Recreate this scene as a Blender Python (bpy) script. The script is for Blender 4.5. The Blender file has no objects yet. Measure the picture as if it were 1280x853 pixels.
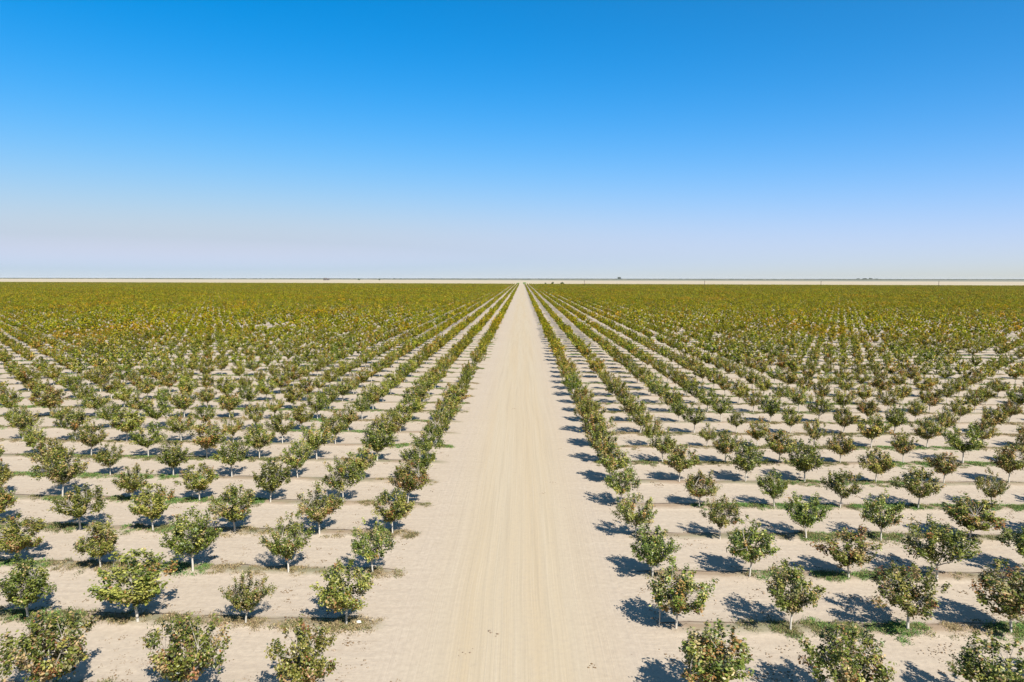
import bpy, math, random
import numpy as np
from mathutils import Matrix, Vector

S = bpy.context.scene
COL = S.collection

# ------------------------------------------------------------------ camera, sky, sun, exposure
CAM_H = 17.0
cam_data = bpy.data.cameras.new('camera')
cam_data.sensor_width = 36.0
cam_data.lens = 36.0 * 869.75 / 1280.0
cam_data.clip_start = 0.5
cam_data.clip_end = 120000.0
cam = bpy.data.objects.new('camera', cam_data)
COL.objects.link(cam)
cam.matrix_world = (Matrix.Translation((0, 0, CAM_H)) @ Matrix.Rotation(0.01424, 4, 'Z')
                    @ Matrix.Rotation(math.radians(90 - 5.163), 4, 'X') @ Matrix.Rotation(0.0013, 4, 'Z'))
S.camera = cam

SUN_EL = math.radians(44)
SUN_AZ = math.atan2(0.50, -0.87)         # clockwise from +Y
world = bpy.data.worlds.new('World')
S.world = world
world.use_nodes = True
wt = world.node_tree
wt.nodes.clear()
sky = wt.nodes.new('ShaderNodeTexSky')
sky.sky_type = 'NISHITA'
sky.sun_disc = False
sky.sun_elevation = SUN_EL
sky.sun_rotation = SUN_AZ
sky.altitude = 0
sky.air_density = 1.0
sky.dust_density = 0.6
sky.ozone_density = 3.0
# deeper, clearer blue than the model's default: each channel is a quadratic grade of the sky model's own colour
def wm(op, x, y, z=None):
    n = wt.nodes.new('ShaderNodeMath')
    n.operation = op
    for i, v in enumerate((x, y, z)):
        if v is None:
            continue
        if isinstance(v, (int, float)):
            n.inputs[i].default_value = v
        else:
            wt.links.new(v, n.inputs[i])
    return n.outputs[0]


sepc = wt.nodes.new('ShaderNodeSeparateColor')
wt.links.new(sky.outputs[0], sepc.inputs[0])
lin_ = [wm('MINIMUM', wm('MULTIPLY', sepc.outputs[i], .1), (.6, .75, .8)[i]) for i in range(3)]
sqr_ = [wm('MULTIPLY', v, v) for v in lin_]
grade = wt.nodes.new('ShaderNodeCombineColor')
for i, K in enumerate(([.153, 3.468, -1.42, -.883, -3.587, 1.841, .234],
                       [.043, .799, 1.618, -.871, -1.14, -.833, .434],
                       [-.339, -2.657, 4.774, .997, 1.466, -3.113, -1.166])):
    acc = wm('ADD', K[0], 0.0)
    for v, k in zip(lin_ + sqr_, K[1:]):
        acc = wm('MULTIPLY_ADD', v, k, acc)
    wt.links.new(wm('MULTIPLY', wm('MAXIMUM', acc, .001), 10.0), grade.inputs[i])
bg = wt.nodes.new('ShaderNodeBackground')
bg.inputs['Strength'].default_value = 0.0786
wo = wt.nodes.new('ShaderNodeOutputWorld')
wt.links.new(grade.outputs[0], bg.inputs['Color'])
wt.links.new(bg.outputs[0], wo.inputs['Surface'])

sd = bpy.data.lights.new('sun', 'SUN')
sd.energy = 5.0
sd.angle = math.radians(0.5)
sd.color = (1.0, 0.95, 0.86)
sun = bpy.data.objects.new('sun', sd)
COL.objects.link(sun)
sdir = Vector((math.sin(SUN_AZ) * math.cos(SUN_EL), math.cos(SUN_AZ) * math.cos(SUN_EL), math.sin(SUN_EL)))
sun.rotation_euler = sdir.to_track_quat('Z', 'Y').to_euler()

S.view_settings.view_transform = 'Standard'
S.view_settings.look = 'None'
S.view_settings.exposure = 0.85
S.view_settings.gamma = 1.0

# ------------------------------------------------------------------ orchard layout
DY = 6.077
Y0 = 32.72
SKL, SKR = 0.038, 0.0023
COLX = {'L': [-8.56, -13.43, -18.99, -24.61, -29.70, -35.40, -40.85],
        'R': [7.50, 13.04, 18.74, 23.60, 29.32, 35.08]}
rg = np.random.RandomState(11)
while COLX['L'][-1] > -1900:
    COLX['L'].append(-40.85 - 5.52 * (len(COLX['L']) - 6) + rg.uniform(-.22, .22))
while COLX['R'][-1] < 1900:
    COLX['R'].append(35.08 + 5.52 * (len(COLX['R']) - 5) + rg.uniform(-.22, .22))


def far_edge(x):
    return 1797 - 0.27 * x


def row_y(side, r, x):
    if side == 'L':
        return Y0 + DY * r + SKL * (abs(x) - 8.34)
    return Y0 + DY * r + SKR * (x - 7.69)


BERM = 0.12


def berm_z(X, Y):
    """height of the low soil ridges that carry the tree rows (numpy arrays)"""
    k = np.where(X < 0, SKL, SKR)
    off = np.where(X < 0, 8.34, 7.69)
    v = (Y - Y0 - k * (np.abs(X) - off)) / DY
    d = np.abs(v - np.round(v)) * DY
    ridge = np.exp(-(d / 0.62) ** 2)
    a = np.where(X < 0, -X - 6.9, X - 6.1)
    env = np.clip(a / 1.5, 0, 1)
    fade = np.clip((190 - Y) / 60, 0, 1)
    bump = 0.025 * np.sin(X * 1.7 + Y * .6) + 0.02 * np.sin(X * .61 - Y * 1.3) + .012 * np.sin(X * 4.1 + 1.3 * np.sin(Y * 2.2))
    return (BERM * ridge + bump * .6 * (.4 + ridge)) * env * fade


# ------------------------------------------------------------------ node helpers
def new_mat(name):
    m = bpy.data.materials.new(name)
    m.use_nodes = True
    t = m.node_tree
    t.nodes.clear()
    return m, t


def N(t, kind, **kw):
    n = t.nodes.new(kind)
    for k, v in kw.items():
        setattr(n, k, v)
    return n


def lk(t, a, b):
    t.links.new(a, b)


def math_node(t, op, a, b=None, clamp=False):
    n = N(t, 'ShaderNodeMath', operation=op, use_clamp=clamp)
    for i, v in enumerate((a, b)):
        if v is None:
            continue
        if isinstance(v, (int, float)):
            n.inputs[i].default_value = v
        else:
            lk(t, v, n.inputs[i])
    return n.outputs[0]


def noise(t, vec, scale, detail=3.0, rough=0.55, dist=0.0):
    n = N(t, 'ShaderNodeTexNoise')
    n.inputs['Scale'].default_value = scale
    n.inputs['Detail'].default_value = detail
    n.inputs['Roughness'].default_value = rough
    n.inputs['Distortion'].default_value = dist
    lk(t, vec, n.inputs['Vector'])
    return n.outputs['Fac']


def mapping(t, vec, scale, loc=(0, 0, 0)):
    n = N(t, 'ShaderNodeMapping')
    n.inputs['Scale'].default_value = scale
    n.inputs['Location'].default_value = loc
    lk(t, vec, n.inputs['Vector'])
    return n.outputs[0]


def ramp(t, fac, a, b, lo=0.0, hi=1.0):
    n = N(t, 'ShaderNodeMapRange', clamp=True)
    n.inputs['From Min'].default_value = a
    n.inputs['From Max'].default_value = b
    n.inputs['To Min'].default_value = lo
    n.inputs['To Max'].default_value = hi
    lk(t, fac, n.inputs['Value'])
    return n.outputs[0]


def mix(t, fac, a, b, blend='MIX'):
    n = N(t, 'ShaderNodeMix', data_type='RGBA', blend_type=blend)
    if isinstance(fac, (int, float)):
        n.inputs[0].default_value = fac
    else:
        lk(t, fac, n.inputs[0])
    for i, v in ((6, a), (7, b)):
        if isinstance(v, tuple):
            n.inputs[i].default_value = (*v, 1)
        else:
            lk(t, v, n.inputs[i])
    return n.outputs[2]


def bump_node(t, h, strength, dist):
    n = N(t, 'ShaderNodeBump')
    n.inputs['Strength'].default_value = strength
    n.inputs['Distance'].default_value = dist
    lk(t, h, n.inputs['Height'])
    return n.outputs[0]


def finish(t, color, rough=0.95, normal=None, spec=0.15):
    b = N(t, 'ShaderNodeBsdfPrincipled')
    if isinstance(color, tuple):
        b.inputs['Base Color'].default_value = (*color, 1)
    else:
        lk(t, color, b.inputs['Base Color'])
    b.inputs['Roughness'].default_value = rough
    b.inputs['Specular IOR Level'].default_value = spec
    if normal is not None:
        lk(t, normal, b.inputs['Normal'])
    o = N(t, 'ShaderNodeOutputMaterial')
    lk(t, b.outputs[0], o.inputs['Surface'])
    return b


# ------------------------------------------------------------------ materials
def soil_color(t, P):
    """sandy orchard soil: shared by the ground and the road's edges"""
    fine = noise(t, P, 3.2, 6, .62)
    big = noise(t, P, 0.11, 4)
    streak = noise(t, mapping(t, P, (0.14, 1.9, 1)), 1.0, 4, .6)
    c = mix(t, ramp(t, big, .3, .7), (.404, .334, .260), (.368, .300, .231))
    c = mix(t, ramp(t, streak, .35, .7), c, (.420, .351, .272))
    c = mix(t, ramp(t, fine, .35, .75), c, (.328, .269, .209))
    mot = noise(t, mapping(t, P, (.5, 1.1, 1), (4, 9, 0)), 1.0, 5, .7, .6)
    c = mix(t, ramp(t, mot, .60, .80, 0, .5), c, (.255, .198, .138))
    c = mix(t, ramp(t, mot, .42, .25, 0, .5), c, (.405, .340, .260))
    sp = noise(t, P, 5.5, 2, .5)
    c = mix(t, math_node(t, 'MULTIPLY', ramp(t, sp, .70, .76), .55), c, (.177, .134, .102))
    return c, fine, streak


def ground_material():
    m, t = new_mat('sandy_soil')
    P = N(t, 'ShaderNodeNewGeometry').outputs['Position']
    sep = N(t, 'ShaderNodeSeparateXYZ')
    lk(t, P, sep.inputs[0])
    X, Y = sep.outputs[0], sep.outputs[1]
    c, fine, streak = soil_color(t, P)
    # band of browner, crusted soil along each tree row
    isL = math_node(t, 'LESS_THAN', X, 0.0)
    k = math_node(t, 'ADD', math_node(t, 'MULTIPLY', isL, SKL - SKR), SKR)
    v = math_node(t, 'SUBTRACT', math_node(t, 'SUBTRACT', Y, Y0), math_node(t, 'MULTIPLY', k, math_node(t, 'SUBTRACT', math_node(t, 'ABSOLUTE', X), 8.0)))
    u = math_node(t, 'DIVIDE', v, DY)
    d = math_node(t, 'ABSOLUTE', math_node(t, 'SUBTRACT', u, math_node(t, 'ROUND', u)))
    wob = noise(t, mapping(t, P, (.55, 1.6, 1)), 1.0, 4, .65)
    band = ramp(t, math_node(t, 'ADD', math_node(t, 'MULTIPLY', d, DY), math_node(t, 'MULTIPLY', wob, 0.9)), 0.60, 1.15, 1.0, 0.0)
    inside = ramp(t, math_node(t, 'ADD', math_node(t, 'ABSOLUTE', X), math_node(t, 'MULTIPLY', wob, 2.2)), 7.6, 9.2)
    inorch = math_node(t, 'LESS_THAN', math_node(t, 'ADD', Y, math_node(t, 'MULTIPLY', X, .27)), 1799.0)
    band = math_node(t, 'MULTIPLY', math_node(t, 'MULTIPLY', band, inside), inorch)
    kind = noise(t, mapping(t, P, (.16, .33, 1), (7, 3, 0)), 1.0, 3)
    bc = mix(t, ramp(t, kind, .42, .58), (0.218, 0.150, 0.094), (0.121, 0.122, 0.059))
    c = mix(t, math_node(t, 'MULTIPLY', band, .72), c, bc)
    # distant plain: pale dry fields, then duller scrub, patchy
    far = ramp(t, math_node(t, 'ADD', Y, math_node(t, 'MULTIPLY', X, .27)), 1797, 1803)
    fp = noise(t, mapping(t, P, (.00022, .0011, 1)), 1.0, 4, .6)
    plain = mix(t, ramp(t, fp, .38, .62), (0.405, 0.350, 0.238), (0.365, 0.292, 0.212))
    scrub = mix(t, ramp(t, fp, .40, .60), (0.104, 0.114, 0.086), (0.218, 0.204, 0.154))
    rr = math_node(t, 'ADD', Y, math_node(t, 'MULTIPLY', noise(t, mapping(t, P, (.00016, .00016, 1)), 1.0, 3), 7000.0))
    rr = math_node(t, 'SUBTRACT', rr, math_node(t, 'MULTIPLY', X, -.55))
    plain = mix(t, ramp(t, rr, 8600, 9800), plain, scrub)
    c = mix(t, far, c, plain)
    h = math_node(t, 'ADD', math_node(t, 'MULTIPLY', fine, .6), math_node(t, 'MULTIPLY', streak, .8))
    finish(t, c, .97, bump_node(t, h, .5, .08), .08)
    return m


def road_material():
    m, t = new_mat('graded_dirt')
    P = N(t, 'ShaderNodeNewGeometry').outputs['Position']
    sep = N(t, 'ShaderNodeSeparateXYZ')
    lk(t, P, sep.inputs[0])
    X = sep.outputs[0]
    c0, fine, streak = soil_color(t, P)
    wob = noise(t, mapping(t, P, (.02, .045, 1), (5, 1, 0)), 1.0, 2)
    off = N(t, 'ShaderNodeCombineXYZ')
    lk(t, math_node(t, 'MULTIPLY', math_node(t, 'SUBTRACT', wob, .5), .55), off.inputs[0])
    va = N(t, 'ShaderNodeVectorMath', operation='ADD')
    lk(t, P, va.inputs[0])
    lk(t, off.outputs[0], va.inputs[1])
    P0, P = P, va.outputs[0]
    st1 = noise(t, mapping(t, P, (2.4, .035, 1)), 1.0, 5, .62, .15)
    st2 = noise(t, mapping(t, P, (9.5, .06, 1)), 1.0, 3, .6)
    st3 = noise(t, mapping(t, P, (.55, .010, 1), (3, 0, 0)), 1.0, 2, .5)
    inner = ramp(t, math_node(t, 'ABSOLUTE', math_node(t, 'ADD', X, .35)), 2.2, 5.5, 1, 0)
    c = mix(t, ramp(t, st3, .40, .62, 0, .55), (.390, .322, .230), (.384, .298, .190))
    c = mix(t, ramp(t, st1, .47, .68, 0, .45), c, (.305, .248, .172))
    c = mix(t, ramp(t, st2, .52, .75, 0, .40), c, (.445, .382, .292))
    clod = noise(t, mapping(t, P0, (1.3, .8, 1), (2, 8, 0)), 1.0, 6, .75)
    c = mix(t, ramp(t, clod, .60, .78, 0, .45), c, (.27, .22, .155))
    c = mix(t, ramp(t, fine, .45, .8, 0, .45), c, (.323, .264, .202))
    c = mix(t, inner, c0, c)
    h = math_node(t, 'ADD', math_node(t, 'MULTIPLY', st2, .6), math_node(t, 'MULTIPLY', fine, .5))
    h = math_node(t, 'ADD', h, st1)
    finish(t, c, .96, bump_node(t, h, .45, .06), .08)
    return m


def leaf_material():
    m, t = new_mat('pistachio_leaf')
    col = N(t, 'ShaderNodeAttribute', attribute_name='leaf_color').outputs['Color']
    oi = N(t, 'ShaderNodeObjectInfo')
    hs = N(t, 'ShaderNodeHueSaturation')
    lk(t, ramp(t, oi.outputs['Random'], 0, 1, .480, .515), hs.inputs['Hue'])
    lk(t, ramp(t, oi.outputs['Random'], 0, 1, .85, 1.12), hs.inputs['Value'])
    hs.inputs['Saturation'].default_value = 1.0
    lk(t, col, hs.inputs['Color'])
    # blocks of the orchard turn at different times: further out the trees are yellower
    big = noise(t, oi.outputs['Location'], .012, 4, .6)
    sep = N(t, 'ShaderNodeSeparateXYZ')
    lk(t, oi.outputs['Location'], sep.inputs[0])
    d = ramp(t, sep.outputs[1], 25, 210)
    f = math_node(t, 'MULTIPLY', d, ramp(t, big, .30, .70, .75, 1.0))
    yel = mix(t, 1.0, hs.outputs[0], (1.34, 1.22, .10), 'MULTIPLY')
    c = mix(t, f, hs.outputs[0], yel)
    spot = noise(t, mapping(t, oi.outputs['Location'], (.03, .009, 1), (3, 5, 0)), 1.0, 3, .6)
    warm = math_node(t, 'MULTIPLY', ramp(t, spot, .52, .66), ramp(t, oi.outputs['Random'], .3, .9, .2, .9))
    c = mix(t, math_node(t, 'MULTIPLY', warm, d), c, mix(t, 1.0, c, (1.45, .92, .8), 'MULTIPLY'))
    b = N(t, 'ShaderNodeBsdfPrincipled')
    lk(t, c, b.inputs['Base Color'])
    b.inputs['Roughness'].default_value = .40
    lk(t, ramp(t, f, 0, .9, .40, .08), b.inputs['Specular IOR Level'])
    tr = N(t, 'ShaderNodeBsdfTranslucent')
    lk(t, mix(t, 1.0, c, (1.1, 1.2, .6), 'MULTIPLY'), tr.inputs['Color'])
    ms = N(t, 'ShaderNodeMixShader')
    ms.inputs[0].default_value = .22
    lk(t, b.outputs[0], ms.inputs[1])
    lk(t, tr.outputs[0], ms.inputs[2])
    o = N(t, 'ShaderNodeOutputMaterial')
    lk(t, ms.outputs[0], o.inputs['Surface'])
    return m


def bark_material():
    m, t = new_mat('bark')
    tc = N(t, 'ShaderNodeTexCoord').outputs['Object']
    n1 = noise(t, mapping(t, tc, (14, 14, 3)), 1.0, 4)
    sep = N(t, 'ShaderNodeSeparateXYZ')
    lk(t, tc, sep.inputs[0])
    c = mix(t, ramp(t, n1, .3, .7), (.42, .38, .33), (.25, .21, .17))
    c = mix(t, ramp(t, sep.outputs[2], .55, 1.0, .75, 0), c, (.46, .43, .38))
    finish(t, c, .85, bump_node(t, n1, .4, .01))
    return m


def attr_material(name, attr, rough=.9, value=(.85, 1.15), bump=None):
    m, t = new_mat(name)
    col = N(t, 'ShaderNodeAttribute', attribute_name=attr).outputs['Color']
    oi = N(t, 'ShaderNodeObjectInfo')
    hs = N(t, 'ShaderNodeHueSaturation')
    lk(t, ramp(t, oi.outputs['Random'], 0, 1, *value), hs.inputs['Value'])
    lk(t, col, hs.inputs['Color'])
    finish(t, hs.outputs[0], rough)
    return m


def plain_material(name, a, b, scale=8, rough=.85, stretch=(1, 1, 1)):
    m, t = new_mat(name)
    tc = N(t, 'ShaderNodeTexCoord').outputs['Object']
    n1 = noise(t, mapping(t, tc, stretch), scale, 4)
    finish(t, mix(t, ramp(t, n1, .3, .7), a, b), rough, bump_node(t, n1, .3, .01))
    return m


M_GROUND = ground_material()
M_ROAD = road_material()
M_LEAF = leaf_material()
M_BARK = bark_material()
M_WEED = attr_material('weed_blade', 'leaf_color')
M_CLOD = attr_material('soil_crumb', 'leaf_color', .97, (.8, 1.15))
M_HOSE = plain_material('weathered_hose', (.045, .03, .025), (.10, .065, .05), 6)
M_POLE = plain_material('creosoted_wood', (.055, .042, .033), (.10, .08, .06), 3, .9, (1, 1, .1))
M_INSUL = plain_material('insulator_ceramic', (.30, .31, .30), (.38, .38, .36), 4, .4)
M_STAKE = plain_material('bleached_wood', (.55, .49, .40), (.42, .36, .29), 9, .9)
M_SHEDW = plain_material('weathered_sheet_metal', (.10, .085, .075), (.15, .13, .115), .5, .8)
M_SHEDR = plain_material('dark_roof', (.07, .065, .06), (.10, .09, .085), .5, .8)
M_DARK = plain_material('dark_opening', (.02, .02, .02), (.03, .03, .03), 1)
M_WHITE = plain_material('pale_plastic', (.70, .68, .62), (.60, .57, .50), 9, .7)


# ------------------------------------------------------------------ mesh helpers
def tag(o, label=None, cat=None, group=None, kind=None):
    if label:
        o['label'] = label
    if cat:
        o['category'] = cat
    if group:
        o['group'] = group
    if kind:
        o['kind'] = kind
    return o


def fast_mesh(name, verts, faces, mats, colors=None, mat_idx=None, smooth=False):
    """faces: (n,k) int array or a list of such arrays; colors per face-corner vertex (per vertex here)"""
    me = bpy.data.meshes.new(name)
    if not isinstance(faces, (list, tuple)):
        faces = [faces]
    faces = [np.asarray(f, dtype=np.int32) for f in faces if len(f)]
    verts = np.asarray(verts, dtype=np.float32)
    me.vertices.add(len(verts))
    me.vertices.foreach_set('co', verts.ravel())
    loops = np.concatenate([f.ravel() for f in faces])
    sizes = np.concatenate([np.full(len(f), f.shape[1], dtype=np.int32) for f in faces])
    starts = np.concatenate([[0], np.cumsum(sizes)[:-1]]).astype(np.int32)
    me.loops.add(len(loops))
    me.loops.foreach_set('vertex_index', loops)
    me.polygons.add(len(sizes))
    me.polygons.foreach_set('loop_start', starts)
    if mat_idx is not None:
        me.polygons.foreach_set('material_index', np.asarray(mat_idx, dtype=np.int32))
    if smooth:
        me.polygons.foreach_set('use_smooth', np.ones(len(sizes), dtype=bool))
    for m in mats:
        me.materials.append(m)
    if colors is not None:
        a = me.color_attributes.new('leaf_color', 'FLOAT_COLOR', 'POINT')
        c = np.ones((len(verts), 4), dtype=np.float32)
        c[:, :3] = colors
        a.data.foreach_set('color', c.ravel())
    me.update(calc_edges=True)
    me.validate()
    return me


def link(name, me, parent=None, loc=None):
    o = bpy.data.objects.new(name, me)
    COL.objects.link(o)
    if parent is not None:
        o.parent = parent
    if loc is not None:
        o.location = loc
    return o


def tube(path, radii, sides=6):
    """tapered tube along a polyline -> verts, quads"""
    path = np.asarray(path, float)
    n = len(path)
    V = []
    up = np.array([0.31, 0.17, 0.93])
    for i in range(n):
        tng = path[min(i + 1, n - 1)] - path[max(i - 1, 0)]
        tng = tng / (np.linalg.norm(tng) + 1e-9)
        a = np.cross(tng, up)
        if np.linalg.norm(a) < .2:
            a = np.cross(tng, [1, 0, 0])
        a /= np.linalg.norm(a)
        b = np.cross(tng, a)
        for k in range(sides):
            w = 2 * math.pi * k / sides
            V.append(path[i] + radii[i] * (math.cos(w) * a + math.sin(w) * b))
    F = []
    for i in range(n - 1):
        for k in range(sides):
            k2 = (k + 1) % sides
            F.append((i * sides + k, i * sides + k2, (i + 1) * sides + k2, (i + 1) * sides + k))
    return np.array(V), np.array(F)


class MB:
    def __init__(self):
        self.v, self.f, self.n = [], [], 0

    def add(self, V, F):
        self.v.append(np.asarray(V, float))
        self.f.append(np.asarray(F, int) + self.n)
        self.n += len(V)

    def box(self, x0, x1, y0, y1, z0, z1):
        V = [(x, y, z) for z in (z0, z1) for y in (y0, y1) for x in (x0, x1)]
        self.add(V, [(0, 2, 3, 1), (4, 5, 7, 6), (0, 1, 5, 4), (2, 6, 7, 3), (0, 4, 6, 2), (1, 3, 7, 5)])

    def mesh(self, name, mat, smooth=False):
        return fast_mesh(name, np.concatenate(self.v), np.concatenate(self.f), [mat], smooth=smooth)


# ------------------------------------------------------------------ ground and road
def axis(near, far_pts):
    return np.array(sorted(set(list(np.round(near, 4)) + far_pts)))


gx = axis(np.concatenate([np.arange(-66, -6.01, .8), np.arange(-6, 6.01, 2), np.arange(6.0, 66.1, .8)]),
          [-30000, -16000, -8000, -3000, -1200, -500, -250, -140, -95, 95, 140, 250, 500, 1200, 3000, 8000, 16000, 30000])
gy = axis(np.arange(22, 195, .42),
          [-3000, -800, -200, -60, -20, 0, 12, 230, 300, 450, 700, 1100, 1700, 2600, 4000, 7000, 12000, 20000, 30000])
GX, GY = np.meshgrid(gx, gy)
GZ = berm_z(GX, GY)
GZ[(GY < 22)] = 0
nx, ny = len(gx), len(gy)
idx = np.arange(nx * ny).reshape(ny, nx)
F = np.stack([idx[:-1, :-1], idx[:-1, 1:], idx[1:, 1:], idx[1:, :-1]], -1).reshape(-1, 4)
g = link('ground', fast_mesh('ground', np.stack([GX, GY, GZ], -1).reshape(-1, 3), F, [M_GROUND], smooth=True))
tag(g, 'pale sandy soil with low ridges under the tree rows and dry plain beyond', kind='structure')

rx = np.linspace(-6.3, 5.6, 14)
ry = np.concatenate([[-800, -200, -60, 0], np.arange(14, 180, 3.0), np.geomspace(185, 1803, 30)])
RX, RY = np.meshgrid(rx, ry)
wig = .18 * np.sin(RY * .21) + .12 * np.sin(RY * .53 + 1)
RX = RX + np.where(RX < -6, wig, 0) + np.where(RX > 5.5, -wig, 0)
RZ = np.full_like(RX, .007)
idx = np.arange(RX.size).reshape(RX.shape)
F = np.stack([idx[:-1, :-1], idx[:-1, 1:], idx[1:, 1:], idx[1:, :-1]], -1).reshape(-1, 4)
r_ = link('dirt_road', fast_mesh('dirt_road', np.stack([RX, RY, RZ], -1).reshape(-1, 3), F, [M_ROAD]))
tag(r_, 'straight graded dirt road running to the horizon between orchard blocks', kind='structure')

# ------------------------------------------------------------------ trees
TONES = np.array([[.086, .114, .019], [.155, .180, .033], [.290, .280, .068], [.290, .150, .055], [.360, .270, .128], [.028, .039, .011], [.222, .212, .092]])
MIXES = {  # dark green, green, yellow green, rust, tan, deepest green, grey olive
    'green': [.36, .30, .11, .02, .03, .15, .03],
    'yellow': [.18, .32, .30, .04, .07, .06, .03],
    'olive': [.28, .24, .14, .04, .12, .10, .08],
    'rusty': [.24, .19, .11, .10, .19, .10, .07],
}
MIXES = {k: np.array(v) / sum(v) for k, v in MIXES.items()}


def make_tree(seed, tone, nclump=52, per=50, leaf=.145, sides=6, branches=True, spread=1.0, shoots=7, trunk=True):
    r = np.random.RandomState(seed)
    VT, FT, nT = [], [], 0

    def addT(path, rad, sd_=sides):
        nonlocal nT
        v, f = tube(path, rad, sd_)
        VT.append(v)
        FT.append(f + nT)
        nT += len(v)

    fork = r.uniform(.72, .90)
    lean = r.uniform(-.09, .09, 2)
    top = np.array([lean[0], lean[1], fork])
    if trunk:
        addT([(0, 0, -.12), (lean[0] * .3, lean[1] * .3, fork * .45), top], [.062, .050, .046])
    # primary limbs
    limbs = []
    nl = r.randint(4, 6)
    a0 = r.uniform(0, 6.28)
    for i in range(nl):
        a = a0 + i * 2 * math.pi / nl + r.uniform(-.35, .35)
        out = r.uniform(.45, .95) * spread
        hgt = r.uniform(.65, 1.35)
        p1 = top + np.array([math.cos(a) * out * .42, math.sin(a) * out * .42, hgt * .40])
        p2 = top + np.array([math.cos(a) * out * .85, math.sin(a) * out * .85, hgt * .80])
        p3 = p2 + np.array([math.cos(a) * .12, math.sin(a) * .12, .28])
        limbs.append([top, p1, p2, p3])
        if branches:
            addT([top - [0, 0, .05], p1, p2, p3], [.034, .026, .017, .009], max(4, sides - 1))
    nodes = np.array([q for L in limbs for q in L[1:]] + [top + [0, 0, .5]])
    # clumps of foliage
    cz, rz = 1.76, 1.08
    C, R = [], []
    lob = r.uniform(.78, 1.14, 9)
    for i in range(nclump):
        d = r.normal(size=3)
        d /= np.linalg.norm(d)
        if d[2] < -.35:
            d[2] *= .6
        ang = (math.atan2(d[1], d[0]) + math.pi) / (2 * math.pi) * 9
        w = lob[int(ang) % 9]
        rad = r.uniform(.25, 1.0) ** .55 * w
        c = np.array([d[0] * 1.22 * spread * rad, d[1] * 1.22 * spread * rad, cz + d[2] * rz * rad])
        if c[2] < .85:
            c[2] = .85 + r.uniform(0, .25)
        c[:2] *= np.clip(.52 + .62 * (c[2] - .85) / .8, .5, 1.08)
        C.append(c + np.append(lean, 0))
        R.append(r.uniform(.14, .26))
    for i in range(9):
        a = r.uniform(0, 6.28)
        q = r.uniform(.05, .62) * spread
        C.append(np.array([math.cos(a) * q, math.sin(a) * q, r.uniform(.95, 1.35)]) + np.append(lean, 0))
        R.append(r.uniform(.17, .24))
    for i in range(shoots):
        a = r.uniform(0, 6.28)
        q = r.uniform(.2, 1.05) * spread
        zz = r.uniform(2.75, 3.15) if q < .7 else r.uniform(1.7, 2.5)
        if q >= .7:
            q *= 1.3
        C.append(np.array([math.cos(a) * q, math.sin(a) * q, zz]))
        R.append(r.uniform(.09, .15))
    C, R = np.array(C), np.array(R)
    tone_of = r.choice(7, len(C), p=MIXES[tone])
    outer = np.linalg.norm((C - [0, 0, cz]) / [1.2, 1.2, .95], axis=1)
    if branches:
        for c in C:
            nd = nodes[np.argmin(np.linalg.norm(nodes - c, axis=1) + .15 * (nodes[:, 2] > c[2]))]
            mid = (nd + c) / 2 + r.uniform(-.05, .05, 3)
            addT([nd, mid, c], [.013, .009, .004], 3)
    # leaves
    V, Co = [], []
    for c, rad, tn, ou in zip(C, R, tone_of, outer):
        dr = c - np.array([0, 0, 1.0])
        dr = dr / (np.linalg.norm(dr) + 1e-6) + [0, 0, .55] + r.normal(size=3) * .25
        dr /= np.linalg.norm(dr)
        n = int(per * (rad / .2) ** 1.4 * r.uniform(.8, 1.2)) + 3
        p = c + r.normal(size=(n, 3)) * rad * .40 + dr * (r.uniform(-1.25, 1.25, (n, 1)) * rad)
        nrm = r.normal(size=(n, 3)) * .75 + [0, 0, .75] + (p - [0, 0, 1.5]) * .35
        nrm /= np.linalg.norm(nrm, axis=1)[:, None]
        ax = np.cross(nrm, r.normal(size=(n, 3)))
        ax /= np.linalg.norm(ax, axis=1)[:, None] + 1e-6
        bx = np.cross(nrm, ax)
        L = leaf * r.uniform(.65, 1.25, n)[:, None]
        Wd = L * r.uniform(.50, .68, n)[:, None]
        fold = nrm * L * .10
        q = np.stack([p - ax * L * .5, p - bx * Wd * .5 + fold, p + ax * L * .5, p + bx * Wd * .5 + fold], 1)
        V.append(q)
        tt = np.full(n, tn)
        sw = r.rand(n) < .42
        tt[sw] = r.choice(7, sw.sum(), p=MIXES[tone])
        col = TONES[tt] * r.uniform(.72, 1.3, (n, 1))
        Co.append(np.repeat(col[:, None, :], 4, 1))
    V = np.concatenate(V).reshape(-1, 3)
    Co = np.concatenate(Co).reshape(-1, 3)
    wid = np.percentile(np.abs(V[:, :2]), 98.6) * 2
    sxy, sz = 2.72 / wid, 2.88 / np.percentile(V[:, 2], 97.5)
    for A in [V] + VT:
        A[:, :2] *= np.where(A[:, 2:3] > .9, sxy, 1)
        A[:, 2] *= sz
    k = np.arange(len(V) // 4) * 4
    tri = np.concatenate([np.stack([k, k + 1, k + 2], 1), np.stack([k, k + 2, k + 3], 1)])
    VT = np.concatenate(VT) if VT else np.zeros((0, 3))
    FT = np.concatenate(FT) if FT else np.zeros((0, 4), int)
    return VT, FT, V, tri, Co


TONE_NAMES = ['green', 'yellow', 'olive', 'rusty']
near = []
for i in range(18):
    tone = TONE_NAMES[[0, 1, 2, 3, 2, 3][i % 6]]
    VT, FT, V, tri, Co = make_tree(100 + i, tone, nclump=58 + (i * 7) % 13, spread=[1.0, .86, 1.10, .94][i % 4], shoots=5 + i % 5, per=70, leaf=.125)
    tm = fast_mesh('trunk', VT, FT, [M_BARK], smooth=True)
    cm = fast_mesh('crown', V, tri, [M_LEAF], colors=Co)
    near.append((tone, tm, cm))
by_tone = {k: [i for i, n in enumerate(near) if n[0] == k] for k in TONE_NAMES}

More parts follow.
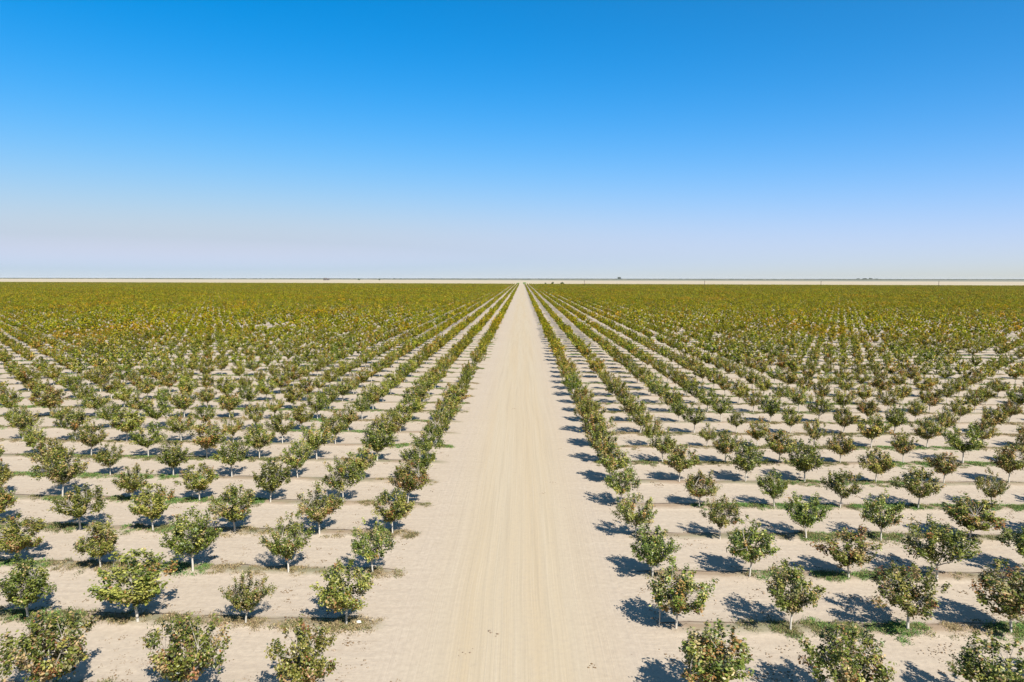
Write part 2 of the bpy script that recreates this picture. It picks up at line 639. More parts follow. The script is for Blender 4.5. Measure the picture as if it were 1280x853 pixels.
# measured trees: (row, side, column) -> (X, Y, crown width in m, height in m, tone)
MEAS = {
    (-1, 'L', 0): (-8.50, 26.15, 2.35, 3.3, 'yellow'), (-1, 'L', 1): (-13.35, 26.2, 2.90, 3.5, 'rusty'), (-1, 'L', 2): (-18.8, 26.3, 3.1, 3.5, 'rusty'),
    (-1, 'R', 0): (7.5, 26.1, 2.85, 3.25, 'rusty'), (-1, 'R', 1): (12.9, 26.1, 3.05, 3.25, 'rusty'), (-1, 'R', 2): (18.4, 26.1, 2.6, 2.9, 'olive'),
    (0, 'L', 0): (-8.56, 32.57, 2.60, 3.0, 'yellow'), (0, 'L', 1): (-13.53, 32.59, 2.15, 2.55, 'olive'), (0, 'L', 2): (-18.94, 32.74, 3.4, 3.4, 'yellow'), (0, 'L', 3): (-24.62, 33.01, 2.7, 3.0, 'green'),
    (1, 'L', 0): (-8.55, 38.54, 2.35, 2.7, 'olive'), (1, 'L', 1): (-13.43, 38.6, 2.75, 3.2, 'olive'), (1, 'L', 2): (-19.02, 38.69, 3.2, 3.3, 'green'), (1, 'L', 3): (-24.6, 38.99, 2.5, 2.7, 'yellow'), (1, 'L', 4): (-29.94, 39.76, 2.9, 2.7, 'yellow'),
    (2, 'L', 0): (-8.55, 44.75, 2.5, 2.9, 'yellow'), (2, 'L', 1): (-13.39, 44.63, 2.9, 3.2, 'olive'), (2, 'L', 2): (-19.13, 44.89, 2.95, 3.0, 'olive'), (2, 'L', 3): (-24.71, 45.02, 2.5, 3.1, 'yellow'), (2, 'L', 4): (-29.74, 45.17, 3.2, 2.9, 'green'), (2, 'L', 5): (-36.02, 46.1, 2.5, 2.8, 'rusty'),
    (3, 'L', 1): (-13.47, 51.08, 2.9, 3.1, 'green'), (3, 'L', 2): (-19.03, 51.17, 2.8, 3.2, 'green'), (3, 'L', 3): (-24.52, 51.35, 2.5, 2.7, 'yellow'), (3, 'L', 4): (-29.56, 51.26, 2.3, 2.7, 'olive'),
    (0, 'R', 0): (7.51, 32.45, 2.9, 2.9, 'rusty'), (0, 'R', 1): (13.0, 32.41, 2.6, 3.1, 'olive'), (0, 'R', 2): (18.68, 32.51, 3.3, 3.0, 'olive'), (0, 'R', 3): (23.54, 32.38, 2.9, 3.1, 'rusty'),
    (1, 'R', 0): (7.49, 38.45, 2.7, 2.85, 'green'), (1, 'R', 1): (12.98, 38.39, 2.65, 3.2, 'olive'), (1, 'R', 2): (18.63, 38.48, 2.7, 2.7, 'rusty'), (1, 'R', 3): (23.55, 38.39, 3.3, 3.1, 'green'),
    (2, 'R', 0): (7.51, 44.4, 2.5, 2.8, 'olive'), (2, 'R', 1): (12.97, 44.3, 2.15, 2.7, 'olive'), (2, 'R', 2): (18.62, 44.4, 2.75, 2.7, 'green'), (2, 'R', 3): (23.36, 44.21, 2.4, 2.9, 'olive'), (2, 'R', 4): (29.12, 44.32, 3.3, 2.8, 'rusty'),
    (3, 'R', 1): (13.21, 50.6, 2.4, 2.6, 'rusty'), (3, 'R', 2): (18.8, 50.71, 2.2, 2.6, 'green'), (3, 'R', 3): (23.61, 50.59, 2.4, 2.7, 'green'), (3, 'R', 4): (29.35, 50.59, 2.8, 2.9, 'olive'), (3, 'R', 5): (35.06, 51.04, 2.1, 2.6, 'olive'),
}
ORD = ['', 'first', 'second', 'third', 'fourth', 'fifth', 'sixth', 'seventh', 'eighth', 'ninth', 'tenth', 'eleventh', 'twelfth', 'thirteenth',
       'fourteenth', 'fifteenth', 'sixteenth', 'seventeenth', 'eighteenth', 'nineteenth', 'twentieth', 'twenty-first', 'twenty-second',
       'twenty-third', 'twenty-fourth', 'twenty-fifth']

tx, ty, tr_, ts_, tc_ = [], [], [], [], []
for side in 'LR':
    xs = np.array(COLX[side])
    for c, x in enumerate(xs):
        # rows from the second-nearest up to the orchard's far edge
        rmin = -1 if c < 8 else int(max(-1, (abs(x) / .80 - 45) / DY))
        rmax = int((far_edge(x) - Y0 - SKL * abs(x) * (side == 'L')) / DY)
        if rmax <= rmin:
            continue
        rr = np.arange(rmin, rmax + 1)
        tx.append(np.full(len(rr), x)); ty.append(row_y(side, rr, x)); tr_.append(rr)
        ts_.append(np.full(len(rr), 0 if side == 'L' else 1)); tc_.append(np.full(len(rr), c))
TX, TY, TR, TS, TC = map(np.concatenate, (tx, ty, tr_, ts_, tc_))
rg = np.random.RandomState(5)
TX = TX + rg.normal(0, .09, len(TX))
TY = TY + rg.normal(0, .07, len(TY))
# what the camera could see, with a margin for shadows and small side steps
cxr = TX + .0142 * TY
vis = (np.abs(cxr) < TY * .745 + 6)
# gaps where trees have died
dead = rg.rand(len(TX)) < .012
dead |= ((TX + 80) / 6.5) ** 2 + ((TY - 224) / 7) ** 2 < 1
dead |= ((TX - 92) / 7) ** 2 + ((TY - 137) / 7) ** 2 < 1
dead |= ((TX - 330) / 8) ** 2 + ((TY - 560) / 12) ** 2 < 1
dead &= TR > 5
keep = vis & ~dead
TX, TY, TR, TS, TC = (a[keep] for a in (TX, TY, TR, TS, TC))

# in frame (crown) test for the nearest ones: those become individual things
dist = np.hypot(TX, TY)
pit = math.radians(5.163)
dd = TY * math.cos(pit) + (CAM_H - 2.0) * math.sin(pit)
uu = (2.4 - CAM_H) * math.cos(pit) + TY * math.sin(pit)
inframe = (np.abs((TX + .0142 * TY) / dd) < .736 + 1.0 / dd) & (uu / dd > -.4905 - .2 / dd)
order = np.argsort(np.where(inframe, dist, 1e9))
pick = set(order[:300].tolist())

rnd = random.Random(3)
for i in order[:300]:
    side = 'LR'[TS[i]]
    key = (int(TR[i]), side, int(TC[i]))
    if key in MEAS:
        x, y, w, h, tone = MEAS[key]
    else:
        x, y = TX[i], TY[i]
        w = min(3.5, max(1.8, rnd.gauss(2.68, .36)))
        h = min(3.6, max(2.3, 1.42 + .6 * w + rnd.gauss(0, .17)))
        tone = rnd.choice(['green', 'yellow', 'olive', 'olive', 'rusty'] if side == 'L' else ['green', 'olive', 'olive', 'rusty', 'rusty'])
    k = rnd.choice(by_tone[tone])
    _, tm, cm = near[k]
    z = float(berm_z(np.array([x]), np.array([y]))[0])
    root = bpy.data.objects.new('pistachio_tree', None)
    COL.objects.link(root)
    root.empty_display_size = .3
    root.location = (x, y, z)
    root.rotation_euler = (rnd.uniform(-.03, .03), rnd.uniform(-.03, .03), rnd.uniform(0, 6.283))
    root.scale = (w / 2.72, w / 2.72, h / 2.95)
    link('trunk', tm, root)
    link('crown', cm, root)
    size = 'small' if w < 2.3 else 'broad' if w > 2.9 else 'slender' if h / w > 1.14 else 'rounded'
    hue = {'green': 'green-leaved', 'yellow': 'yellow-green', 'olive': 'tan-flecked', 'rusty': 'rust-tipped'}[tone]
    where = 'side without utility poles' if side == 'L' else 'side with utility poles'
    tag(root, f'{size} {hue} pistachio tree, {ORD[key[2] + 1]} from road, {ORD[key[0] + 2]} row up, {where}',
        'tree', 'pistachio trees planted in rows beside the road')


# ------------------------------------------------------------------ the rest of the orchard: one mass of small instanced trees
def hidden_collection(name, meshes):
    c = bpy.data.collections.new(name)
    for k, me in enumerate(meshes):
        o = bpy.data.objects.new('%s_%02d' % (name, k), me)
        c.objects.link(o)
    return c


def scatter(name, pts, rot, scl, variant, coll):
    me = bpy.data.meshes.new(name)
    me.vertices.add(len(pts))
    me.vertices.foreach_set('co', np.asarray(pts, dtype=np.float32).ravel())
    for nm, ty_, data in (('rot', 'FLOAT_VECTOR', rot), ('scl', 'FLOAT_VECTOR', scl)):
        a = me.attributes.new(nm, ty_, 'POINT')
        a.data.foreach_set('vector', np.asarray(data, dtype=np.float32).ravel())
    a = me.attributes.new('variant', 'INT', 'POINT')
    a.data.foreach_set('value', np.asarray(variant, dtype=np.int32))
    me.update()
    o = link(name, me)
    ng = bpy.data.node_groups.new(name + '_nodes', 'GeometryNodeTree')
    ng.interface.new_socket('Geometry', in_out='INPUT', socket_type='NodeSocketGeometry')
    ng.interface.new_socket('Geometry', in_out='OUTPUT', socket_type='NodeSocketGeometry')
    gi = ng.nodes.new('NodeGroupInput')
    go = ng.nodes.new('NodeGroupOutput')
    ip = ng.nodes.new('GeometryNodeInstanceOnPoints')
    ci = ng.nodes.new('GeometryNodeCollectionInfo')
    ci.inputs['Collection'].default_value = coll
    ci.inputs['Separate Children'].default_value = True
    ci.inputs['Reset Children'].default_value = True
    ip.inputs['Pick Instance'].default_value = True

    def named(nm, dt):
        n = ng.nodes.new('GeometryNodeInputNamedAttribute')
        n.data_type = dt
        n.inputs['Name'].default_value = nm
        return n.outputs['Attribute']
    e = ng.nodes.new('FunctionNodeEulerToRotation')
    L = ng.links.new
    L(gi.outputs[0], ip.inputs['Points'])
    L(ci.outputs[0], ip.inputs['Instance'])
    L(named('variant', 'INT'), ip.inputs['Instance Index'])
    L(named('rot', 'FLOAT_VECTOR'), e.inputs[0])
    L(e.outputs[0], ip.inputs['Rotation'])
    L(named('scl', 'FLOAT_VECTOR'), ip.inputs['Scale'])
    L(ip.outputs[0], go.inputs[0])
    md = o.modifiers.new('scatter', 'NODES')
    md.node_group = ng
    return o


def whole_tree_mesh(name, seed, tone, **kw):
    VT, FT, V, tri, Co = make_tree(seed, tone, **kw)
    verts = np.concatenate([VT, V])
    cols = np.concatenate([np.full((len(VT), 3), .3), Co])
    return fast_mesh(name, verts, [FT, tri + len(VT)], [M_BARK, M_LEAF], colors=cols,
                     mat_idx=[0] * len(FT) + [1] * len(tri))


mid = [whole_tree_mesh('orchard_tree_mid', 300 + i, TONE_NAMES[i % 4], nclump=48, per=20, leaf=.23, sides=4, branches=False, shoots=6) for i in range(8)]
far = [whole_tree_mesh('orchard_tree_far', 400 + i, TONE_NAMES[i % 4], nclump=26, per=6, leaf=.42, sides=3, branches=False, shoots=4) for i in range(8)]
vfar = [whole_tree_mesh('orchard_tree_tiny', 500 + i, TONE_NAMES[i % 4], nclump=16, per=3, leaf=.62, sides=3, branches=False, shoots=2) for i in range(8)]
coll = hidden_collection('orchard_source', mid + far + vfar)   # order by name: _00 .. _23
rest = np.array([i for i in range(len(TX)) if i not in pick])
n = len(rest)
D = dist[rest]
rg = np.random.RandomState(8)
var = rg.randint(0, 8, n) + np.where(D < 230, 0, np.where(D < 620, 8, 16))
w = np.clip(rg.normal(2.68, .34, n), 1.7, 3.7)
h = np.clip(1.45 + .6 * w + rg.normal(0, .2, n), 2.0, 3.8)
pz = berm_z(TX[rest], TY[rest])
orch = scatter('pistachio_orchard', np.stack([TX[rest], TY[rest], pz], 1),
               np.stack([np.zeros(n), np.zeros(n), rg.uniform(0, 6.283, n)], 1),
               np.stack([w / 2.72, w / 2.72, h / 2.95], 1), var, coll)
tag(orch, 'endless olive green rows of pistachio trees reaching to the pale plain', 'orchard', kind='stuff')
print('trees in the mass', n)


# ------------------------------------------------------------------ weeds along the rows, soil crumbs
def tuft_mesh(name, seed, nb, hgt, spread, palette, wide=.02, flat=.5):
    r = np.random.RandomState(seed)
    p = r.normal(size=(nb, 2)) * spread
    a = r.uniform(0, 6.283, nb)
    ln = hgt * r.uniform(.5, 1.25, nb)
    out = r.uniform(.2, 1.0, nb) * flat
    dx, dy = np.cos(a), np.sin(a)
    w2 = wide * r.uniform(.6, 1.4, nb)
    base1 = np.stack([p[:, 0] - dy * w2, p[:, 1] + dx * w2, np.full(nb, -.01)], 1)
    base2 = np.stack([p[:, 0] + dy * w2, p[:, 1] - dx * w2, np.full(nb, -.01)], 1)
    m1 = np.stack([p[:, 0] + dx * out * ln * .4 - dy * w2, p[:, 1] + dy * out * ln * .4 + dx * w2, ln * .6], 1)
    m2 = m1 + np.stack([2 * dy * w2, -2 * dx * w2, np.zeros(nb)], 1)
    tip = np.stack([p[:, 0] + dx * out * ln * 1.3, p[:, 1] + dy * out * ln * 1.3, ln * r.uniform(.55, 1.0, nb)], 1)
    V = np.stack([base1, base2, m2, m1, tip], 1).reshape(-1, 3)
    k = np.arange(nb) * 5
    quads = np.stack([k, k + 1, k + 2, k + 3], 1)
    tris = np.stack([k + 3, k + 2, k + 4], 1)
    pal = np.array(palette)[r.randint(0, len(palette), nb)] * r.uniform(.75, 1.25, (nb, 1))
    return fast_mesh(name, V, [quads, tris], [M_WEED], colors=np.repeat(pal, 5, 0))


GREEN = [(.090, .190, .045), (.125, .220, .055), (.070, .150, .040), (.180, .220, .060)]
OLIVE = [(.12, .13, .045), (.16, .15, .06), (.09, .11, .035), (.24, .19, .09)]
DRY = [(.30, .23, .12), (.24, .17, .09), (.34, .27, .15), (.19, .13, .07), (.17, .16, .06)]
tufts = []
for i in range(4):
    tufts.append(tuft_mesh('tuft', 10 + i, 80, .11, .15, GREEN, .011, .9))
for i in range(4):
    tufts.append(tuft_mesh('tuft', 20 + i, 70, .12, .15, OLIVE, .011, 1.0))
for i in range(4):
    tufts.append(tuft_mesh('tuft', 30 + i, 60, .10, .15, DRY, .010, 1.2))
tcoll = hidden_collection('tuft_source', tufts)

# (side, row, |x| from, |x| to, kind, density per square metre)
SEG = [('R', 0, 10.8, 12.2, 'o', 14), ('R', 0, 12.2, 16.4, 'go', 26), ('R', 0, 16.8, 19.6, 'g', 30), ('R', 0, 19.6, 22.4, 'od', 20), ('R', 0, 22.6, 25.5, 'g', 24),
       ('R', 1, 13.0, 16.0, 'go', 18), ('R', 1, 16.8, 22.6, 'g', 34), ('R', 1, 24, 30, 'od', 10), ('R', 1, 7, 9, 'd', 10),
       ('R', 2, 13.5, 17.6, 'od', 12), ('R', 2, 18.2, 25, 'go', 20), ('R', 2, 25, 34, 'o', 14), ('R', 3, 12.8, 40, 'g', 26), ('R', 2, 6.6, 8.0, 'o', 12),
       ('R', -1, 7.0, 12, 'd', 8), ('R', 4, 20, 33, 'go', 12),
       ('L', 0, 21.5, 28, 'go', 24), ('L', 0, 15.5, 21.5, 'od', 22), ('L', 0, 9.2, 15.5, 'd', 22), ('L', 0, 6.9, 9.2, 'd', 40),
       ('L', 1, 28, 33, 'g', 22), ('L', 1, 22.5, 28, 'od', 22), ('L', 1, 18.3, 21, 'g', 30), ('L', 1, 16, 18.3, 'd', 20), ('L', 1, 11.5, 16, 'd', 15), ('L', 1, 6.9, 8.8, 'd', 36),
       ('L', 2, 30, 38, 'go', 14), ('L', 2, 22, 27, 'go', 16), ('L', 2, 17, 22, 'd', 10), ('L', 2, 9.5, 13.5, 'd', 12), ('L', 2, 7, 9, 'd', 36),
       ('L', 3, 19.5, 27, 'g', 24), ('L', 3, 27, 38, 'go', 20), ('L', 3, 13.5, 16, 'o', 20), ('L', 3, 10, 12.5, 'od', 24),
       ('L', 4, 26, 45, 'g', 16), ('L', 5, 20, 48, 'go', 14), ('L', 3, 6.9, 9, 'o', 20), ('L', 4, 7, 12, 'd', 10)]
rg = np.random.RandomState(21)
listed = {(s, r) for s, r, *_ in SEG}
for side in 'LR':
    for r in range(-1, 30):
        if (side, r) in listed:
            continue
        x = 7.0
        while x < 26 + (Y0 + r * DY) * .75:
            ln = rg.uniform(2, 11)
            if rg.rand() < .78:
                SEG.append((side, r, x, x + ln, rg.choice(['g', 'go', 'go', 'o', 'od', 'd']), rg.uniform(8, 22) * (1 if r < 10 else .6)))
            x += ln
pts, vr = [], []
KIND = {'g': [0, 0, 0, 1], 'go': [0, 1, 1], 'o': [1], 'od': [1, 2, 2], 'd': [2, 2, 2, 2, 1]}
for side, r, x0, x1, kd, den in SEG:
    half = rg.uniform(.45, .75)
    m = int((x1 - x0) * 2 * half * den * (1.15 if kd[0] == 'g' else .8))
    if m < 1:
        continue
    xs = rg.uniform(x0, x1, m)
    # thin and thicken along the strip
    ph = rg.uniform(0, 6.28)
    keepm = rg.rand(m) < np.clip(.62 + .5 * np.sin(xs * 1.9 + ph) * np.sin(xs * .73 + ph * 2), .1, 1)
    xs = xs[keepm]
    ys = row_y(side, r, xs) + rg.normal(0, half * .55, len(xs)) - .12
    X = -xs if side == 'L' else xs
    pts.append(np.stack([X, ys, berm_z(X, ys)], 1))
    kk = np.array(KIND[kd])[rg.randint(0, len(KIND[kd]), len(xs))]
    vr.append(kk * 4 + rg.randint(0, 4, len(xs)))
pts = np.concatenate(pts); vr = np.concatenate(vr); n = len(pts)
sc = rg.uniform(.5, 1.1, n)
wd = scatter('weed_strips', pts, np.stack([np.zeros(n), np.zeros(n), rg.uniform(0, 6.28, n)], 1),
             np.stack([sc * 1.15, sc * 1.15, sc * rg.uniform(.6, 1.2, n)], 1), vr, tcoll)
tag(wd, 'patchy green grass and dry weeds along the tree rows', 'grass', kind='stuff')
print('tufts', n)

crumbs = []
for i in range(8):
    r = np.random.RandomState(60 + i)
    V, Fc, Cc, nn = [], [], [], 0
    for j in range(r.randint(3, 8)):
        c = np.append(r.normal(size=2) * .10, .012)
        rad = r.uniform(.02, .05)
        base = np.array([(1, 0, 0), (0, 1, 0), (-1, 0, 0), (0, -1, 0), (0, 0, .8), (0, 0, -.5)]) * r.uniform(.6, 1.3, (6, 3)) * rad
        V.append(base + c)
        Fc.append(np.array([(0, 1, 4), (1, 2, 4), (2, 3, 4), (3, 0, 4), (1, 0, 5), (2, 1, 5), (3, 2, 5), (0, 3, 5)]) + nn)
        nn += 6
        tone = [(.25, .19, .135), (.17, .12, .08), (.33, .26, .19)][r.randint(3)] if i < 5 else [(.17, .11, .06), (.16, .13, .06), (.22, .15, .09)][r.randint(3)]
        Cc.append(np.tile(tone, (6, 1)))
    crumbs.append(fast_mesh('crumb', np.concatenate(V), np.concatenate(Fc), [M_CLOD], colors=np.concatenate(Cc)))
ccoll = hidden_collection('crumb_source', crumbs)
rg = np.random.RandomState(77)
n = 9500
cy = 24 + 70 * rg.rand(n) ** 1.3
cx = rg.uniform(-1, 1, n) * (cy * .76 + 4)
ok = (cx < -7.0) | (cx > 6.3) | (rg.rand(n) < .02)
nz = np.sin(cx * .9 + 2 * np.sin(cy * .31)) * np.sin(cy * .8 + 1.5 * np.sin(cx * .27))
ok &= rg.rand(n) < np.clip(.35 + nz * .7, .05, 1)
cx, cy = cx[ok], cy[ok]
n = len(cx)
sc = rg.uniform(.5, 1.7, n)
cr = scatter('soil_crumbs', np.stack([cx, cy, berm_z(cx, cy)], 1), np.stack([np.zeros(n), np.zeros(n), rg.uniform(0, 6.28, n)], 1),
             np.stack([sc, sc, sc * .7], 1), rg.randint(0, 8, n), ccoll)
tag(cr, 'small dark clods and fallen leaves on the pale soil', 'clods', kind='stuff')

# ------------------------------------------------------------------ drip hoses along the nearest rows
for side, wh in (('L', 'side without utility poles'), ('R', 'side with utility poles')):
    for r in range(-1, 6):
        lim = (Y0 + r * DY) * .78 + 3
        xs = np.arange(7.4 if side == 'L' else 6.7, lim, .8)
        ys = row_y(side, r, xs) + .36 + .05 * np.sin(xs * .9 + r) + .03 * np.sin(xs * 2.3 + 2 * r)
        X = -xs if side == 'L' else xs
        zz = berm_z(X, ys) + .012 + .03 * np.sin(xs * 1.1 + 3 * np.sin(xs * .37 + r))
        V, F = tube(np.stack([X, ys, zz], 1), [.017] * len(xs), 5)
        o = link('drip_hose', fast_mesh('drip_hose', V, F, [M_HOSE], smooth=True))
        tag(o, f'thin dark drip hose lying behind the {ORD[r + 2]} tree row up, {wh}', 'hose', 'drip hoses along the tree rows')

# ------------------------------------------------------------------ small things
b = MB()
V, F = tube([(0, 0, -.1), (.01, 0, .4), (.015, .01, .78)], [.028, .027, .024], 7)
b.add(V, F)
b.add(V[-7:] + [0, 0, .0], [(0, 1, 2, 3), (0, 3, 4, 5), (0, 5, 6, 6)][:2])
st = link('tree_stake', b.mesh('tree_stake', M_STAKE), loc=(6.75, 32.7, float(berm_z(np.array([6.75]), np.array([32.7]))[0])))
tag(st, 'short pale wooden stake standing in a tree shadow at the road edge', 'stake')

r = np.random.RandomState(4)
ang = np.linspace(0, 2 * math.pi, 9)[:-1]
ring = np.stack([np.cos(ang) * .13, np.sin(ang) * .09, np.zeros(8)], 1) * r.uniform(.8, 1.2, (8, 1))
V = np.concatenate([ring, ring * .75 + [0, 0, .10] + r.uniform(-.01, .01, (8, 3)), [[0, 0, .13]]])
F4 = np.array([(i, (i + 1) % 8, 8 + (i + 1) % 8, 8 + i) for i in range(8)])
F3 = np.array([(8 + i, 8 + (i + 1) % 8, 16) for i in range(8)])
o = link('litter_bag', fast_mesh('litter_bag', V, [F4, F3], [M_WHITE]), loc=(-8.0, 32.75, float(berm_z(np.array([-8.0]), np.array([32.75]))[0]) + .005))
tag(o, 'small crumpled white bag lying in dry weeds beside a roadside trunk', 'bag')

# ------------------------------------------------------------------ utility poles standing in the far orchard
def make_pole():
    root = bpy.data.objects.new('utility_pole', None)
    COL.objects.link(root)
    V, F = tube([(0, 0, -.5), (0, 0, 6), (0, 0, 12.6)], [.48, .42, .34], 8)
    link('post', fast_mesh('post', V, F, [M_POLE], smooth=True), root)
    b = MB(); b.box(-1.5, 1.5, -.30, -.185, 11.7, 11.9)
    link('crossarm', b.mesh('crossarm', M_POLE), root)
    V, F = tube([(0, 0, 0), (0, 0, .12), (0, 0, .14), (0, 0, .26)], [.04, .07, .05, .06], 6)
    im = fast_mesh('insulator', V, F, [M_INSUL])
    for x in (-1.35, -.6, .6, 1.35):
        link('insulator', im, root, (x, -.24, 11.9))
    return root


PXL = [(729.5, 'shown next to the road end, first in line'), (878, 'second in line from the road'), (1021, 'third in line from the road'), (1165, 'fourth and last in line from the road')]
for i, (px, words_) in enumerate(PXL):
    Y = 1380 - 22 * i
    X = (px - 640) / 869.75 * Y * 1.004 - .01424 * Y
    if i == 0:
        root = first = make_pole()
    else:
        root = first.copy()
        COL.objects.link(root)
        for ch in first.children:
            q = ch.copy(); COL.objects.link(q); q.parent = root
    root.location = (X, Y, 0)
    root.rotation_euler = (0, 0, .05 * i)
    if i == 0:
        lab = 'dark utility pole rising from the far orchard, first in line from the road'
    else:
        lab = 'dark utility pole rising from the far orchard, ' + words_
    tag(root, lab, 'utility pole', 'utility poles in the far orchard')


# ------------------------------------------------------------------ far trees, sheds and scrub on the plain
M_LEAFFAR = attr_material('far_leaf', 'leaf_color', .8)


def blob_tree_mesh(seed, w, h, dark=1.0, n=420):
    """rounded broadleaf seen from very far: leaf faces spread through several lobes, and a trunk"""
    r = np.random.RandomState(seed)
    lobes = [(r.uniform(-.28, .28) * w, r.uniform(-.28, .28) * w, r.uniform(.38, .68) * h, r.uniform(.20, .32)) for _ in range(7)]
    P_ = []
    for (a, b_, c, q) in lobes:
        d = r.normal(size=(n // 7, 3)); d /= np.linalg.norm(d, axis=1)[:, None]
        P_.append(np.array([a, b_, c]) + d * np.array([w * q, w * q, h * q]) * r.uniform(.5, 1.1, (n // 7, 1)))
    p = np.concatenate(P_); m = len(p)
    nr = r.normal(size=(m, 3)); nr /= np.linalg.norm(nr, axis=1)[:, None]
    ax = np.cross(nr, r.normal(size=(m, 3))); ax /= np.linalg.norm(ax, axis=1)[:, None]
    bx = np.cross(nr, ax); L = .07 * (w + h) * .5 * r.uniform(.7, 1.4, (m, 1))
    V = np.stack([p - ax * L, p - bx * L, p + ax * L, p + bx * L], 1).reshape(-1, 3)
    k = np.arange(m) * 4
    col = np.array([(.035, .055, .02), (.05, .075, .028), (.07, .085, .04)])[r.randint(0, 3, m)] * dark
    return fast_mesh('crown', V, np.stack([k, k + 1, k + 2, k + 3], 1), [M_LEAFFAR], colors=np.repeat(col, 4, 0))




def far_tree(px, py, Y, w, h, seed, label, name='shade_tree', cat='tree', group=None, dark=1.0):
    X = (px - 640) / 869.75 * Y - .01424 * Y
    root = bpy.data.objects.new(name, None)
    COL.objects.link(root)
    root.location = (X, Y, 0)
    V, F = tube([(0, 0, -.3), (.02 * w, 0, h * .25), (0, .02 * w, h * .5)], [.035 * h, .028 * h, .018 * h], 6)
    link('trunk', fast_mesh('trunk', V, F, [M_BARK]), root)
    link('crown', blob_tree_mesh(seed, w, h, dark), root)
    tag(root, label, cat, group)


G1 = 'dark trees beyond the end of the orchard'
far_tree(681.5, 354, 1812, 5.0, 7.4, 1, 'small dark tree at the orchard end, first beside the road end', group=G1, name='boundary_tree')
far_tree(690.5, 354, 1806, 8.0, 8.6, 2, 'dark rounded tree at the orchard end, middle one of three', group=G1, name='boundary_tree')
far_tree(702.5, 354, 1802, 10.5, 8.4, 3, 'widest dark tree at the orchard end, furthest of three from road', group=G1, name='boundary_tree')
for k, (px, w_, h_, lb) in enumerate([(647.5, 8, 5.5, 'pale olive bush by the far road end, beside the taller one'), (655.5, 9, 7.5, 'tallest olive bush standing right at the far end of the road')]):
    far_tree(px, 352, 1850, w_, h_, 20 + k, lb, name='roadside_bush', cat='bush', group='olive bushes at the road end', dark=4.2)


def shed(px, Y, L, W, H, label, rot=0.0):
    X = (px - 640) / 869.75 * Y - .01424 * Y
    root = bpy.data.objects.new('farm_shed', None)
    COL.objects.link(root)
    root.location = (X, Y, 0)
    root.rotation_euler = (0, 0, rot)
    b = MB()
    b.box(-L / 2, L / 2, -W / 2, W / 2, -.5, H * .72)
    link('wall', b.mesh('wall', M_SHEDW), root)
    b = MB()
    e = .6
    b.add([(-L / 2 - e, -W / 2 - e, H * .70), (L / 2 + e, -W / 2 - e, H * .70), (L / 2 + e, 0, H), (-L / 2 - e, 0, H), (-L / 2 - e, W / 2 + e, H * .70), (L / 2 + e, W / 2 + e, H * .70)],
          [(0, 1, 2, 3), (3, 2, 5, 4), (0, 4, 5, 1)])
    b.add([(-L / 2 - e, -W / 2 - e, H * .70), (-L / 2 - e, 0, H), (-L / 2 - e, W / 2 + e, H * .70), (L / 2 + e, -W / 2 - e, H * .70), (L / 2 + e, 0, H), (L / 2 + e, W / 2 + e, H * .70)],
          [(0, 1, 2, 2), (3, 5, 4, 4)])
    me = bpy.data.meshes.new('roof')
    me.from_pydata(np.concatenate(b.v).tolist(), [], [tuple(dict.fromkeys(f)) for f in np.concatenate(b.f).tolist()])
    me.materials.append(M_SHEDR)
    link('roof', me, root)
    for k in (-1, 1):
        b = MB()
        b.box(k * L * .22 - L * .08, k * L * .22 + L * .08, -W / 2 - .06, -W / 2 - .003, 0, H * .5)
        link('door', b.mesh('door', M_DARK), root)
    tag(root, label, 'shed', 'dark farm sheds on the pale plain')


shed(406.5, 5200, 24, 18, 17, 'larger dark shed block of the pair on the plain, away from the road')
shed(410.3, 5240, 16, 14, 15, 'narrower dark shed block standing beside the larger one on the plain', .2)
far_tree(449, 350, 5000, 22, 12, 31, 'lone dark tree on the pale plain nearest the shed pair', name='plain_tree', group='dark trees on the pale plain')
far_tree(474, 350, 5000, 18, 13, 32, 'dark tree on the pale plain between the lone tree and road', name='plain_tree', group='dark trees on the pale plain')
far_tree(493, 348, 8200, 34, 15, 33, 'faint distant tree on the horizon, farther one of two from road', name='plain_tree', group='dark trees on the pale plain')
far_tree(500.5, 348, 8200, 34, 15, 34, 'faint distant tree on the horizon, closer one of two to road', name='plain_tree', group='dark trees on the pale plain')
far_tree(773, 348, 11000, 60, 42, 35, 'pointed dark grove tree breaking the horizon beyond the first utility pole', name='horizon_tree', group='groves on the horizon')
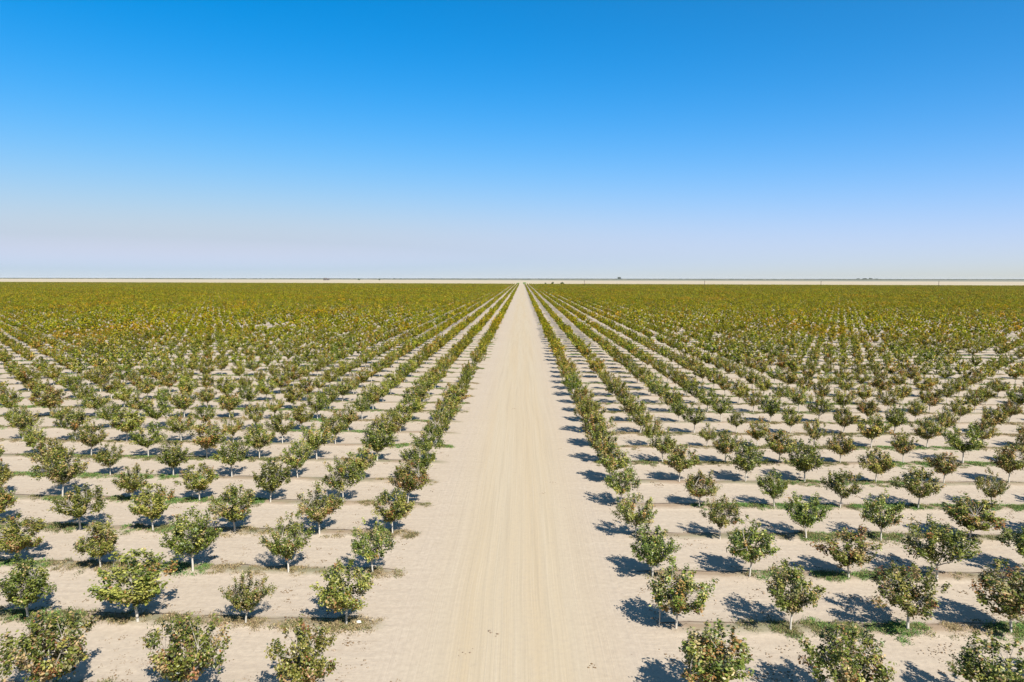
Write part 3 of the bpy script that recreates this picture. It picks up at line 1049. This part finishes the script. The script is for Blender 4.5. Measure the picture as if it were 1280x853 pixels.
for k, (px, w_, h_, lb) in enumerate([(1068, 70, 22, 'low grove tree on the horizon at the near-road end of its cluster'), (1076, 80, 30, 'taller grove tree in the middle of the horizon cluster'),
                                      (1083, 70, 34, 'tallest grove tree of the horizon cluster'), (1091, 75, 20, 'lowest grove tree closing the horizon cluster toward the last utility pole')]):
    far_tree(px, 348, 12000, w_, h_, 40 + k, lb, name='horizon_tree', group='groves on the horizon')

# broken belt of scrub and groves along the horizon, too far to count
r = np.random.RandomState(90)
m = 9000
px = r.uniform(-60, 1340, m)
dens = .45 + .35 * np.sin(px * .011 + 1.0) + .25 * np.sin(px * .037) + .3 * (px > 560)
kp = r.rand(m) < np.clip(dens, .08, 1)
px = px[kp]; m = len(px)
Yb = r.uniform(9500, 15000, m)
Xb = (px - 640) / 869.75 * Yb - .01424 * Yb
hb = r.uniform(4, 12, m); wb = r.uniform(12, 45, m)
p = np.stack([Xb, Yb, hb * .5], 1)
V = np.stack([p + np.stack([-wb, np.zeros(m), -hb * .6], 1), p + np.stack([wb * .2, -wb * .3, -hb * .6], 1), p + np.stack([wb, np.zeros(m), -hb * .5], 1), p + np.stack([wb * .3, np.zeros(m), hb * .5], 1), p + np.stack([-wb * .4, wb * .1, hb * .4], 1)], 1).reshape(-1, 3)
k = np.arange(m) * 5
Fb = np.concatenate([np.stack([k, k + 1, k + 4], 1), np.stack([k + 1, k + 3, k + 4], 1), np.stack([k + 1, k + 2, k + 3], 1), np.stack([k, k + 4, k + 3], 1)])
cb = np.array([(.05, .065, .035), (.08, .09, .05), (.12, .12, .08)])[r.randint(0, 3, m)]
o = link('horizon_scrub', fast_mesh('horizon_scrub', V, Fb, [M_LEAFFAR], colors=np.repeat(cb, 5, 0)))
tag(o, 'thin grey green belt of scrub and groves along the horizon', 'scrub', kind='stuff')

# ------------------------------------------------------------------ thin haze over the plain
m, t = new_mat('haze_air')
v = N(t, 'ShaderNodeVolumePrincipled')
v.inputs['Color'].default_value = (.90, .94, 1.0, 1)
v.inputs['Density'].default_value = 1.3e-5
v.inputs['Anisotropy'].default_value = 0.0
o_ = N(t, 'ShaderNodeOutputMaterial')
lk(t, v.outputs[0], o_.inputs['Volume'])
b = MB()
b.box(-30500, 30500, -3500, 30500, -1.5, 46)
o = link('haze', b.mesh('haze', m))
tag(o, 'thin pale haze lying over the whole plain', kind='stuff')
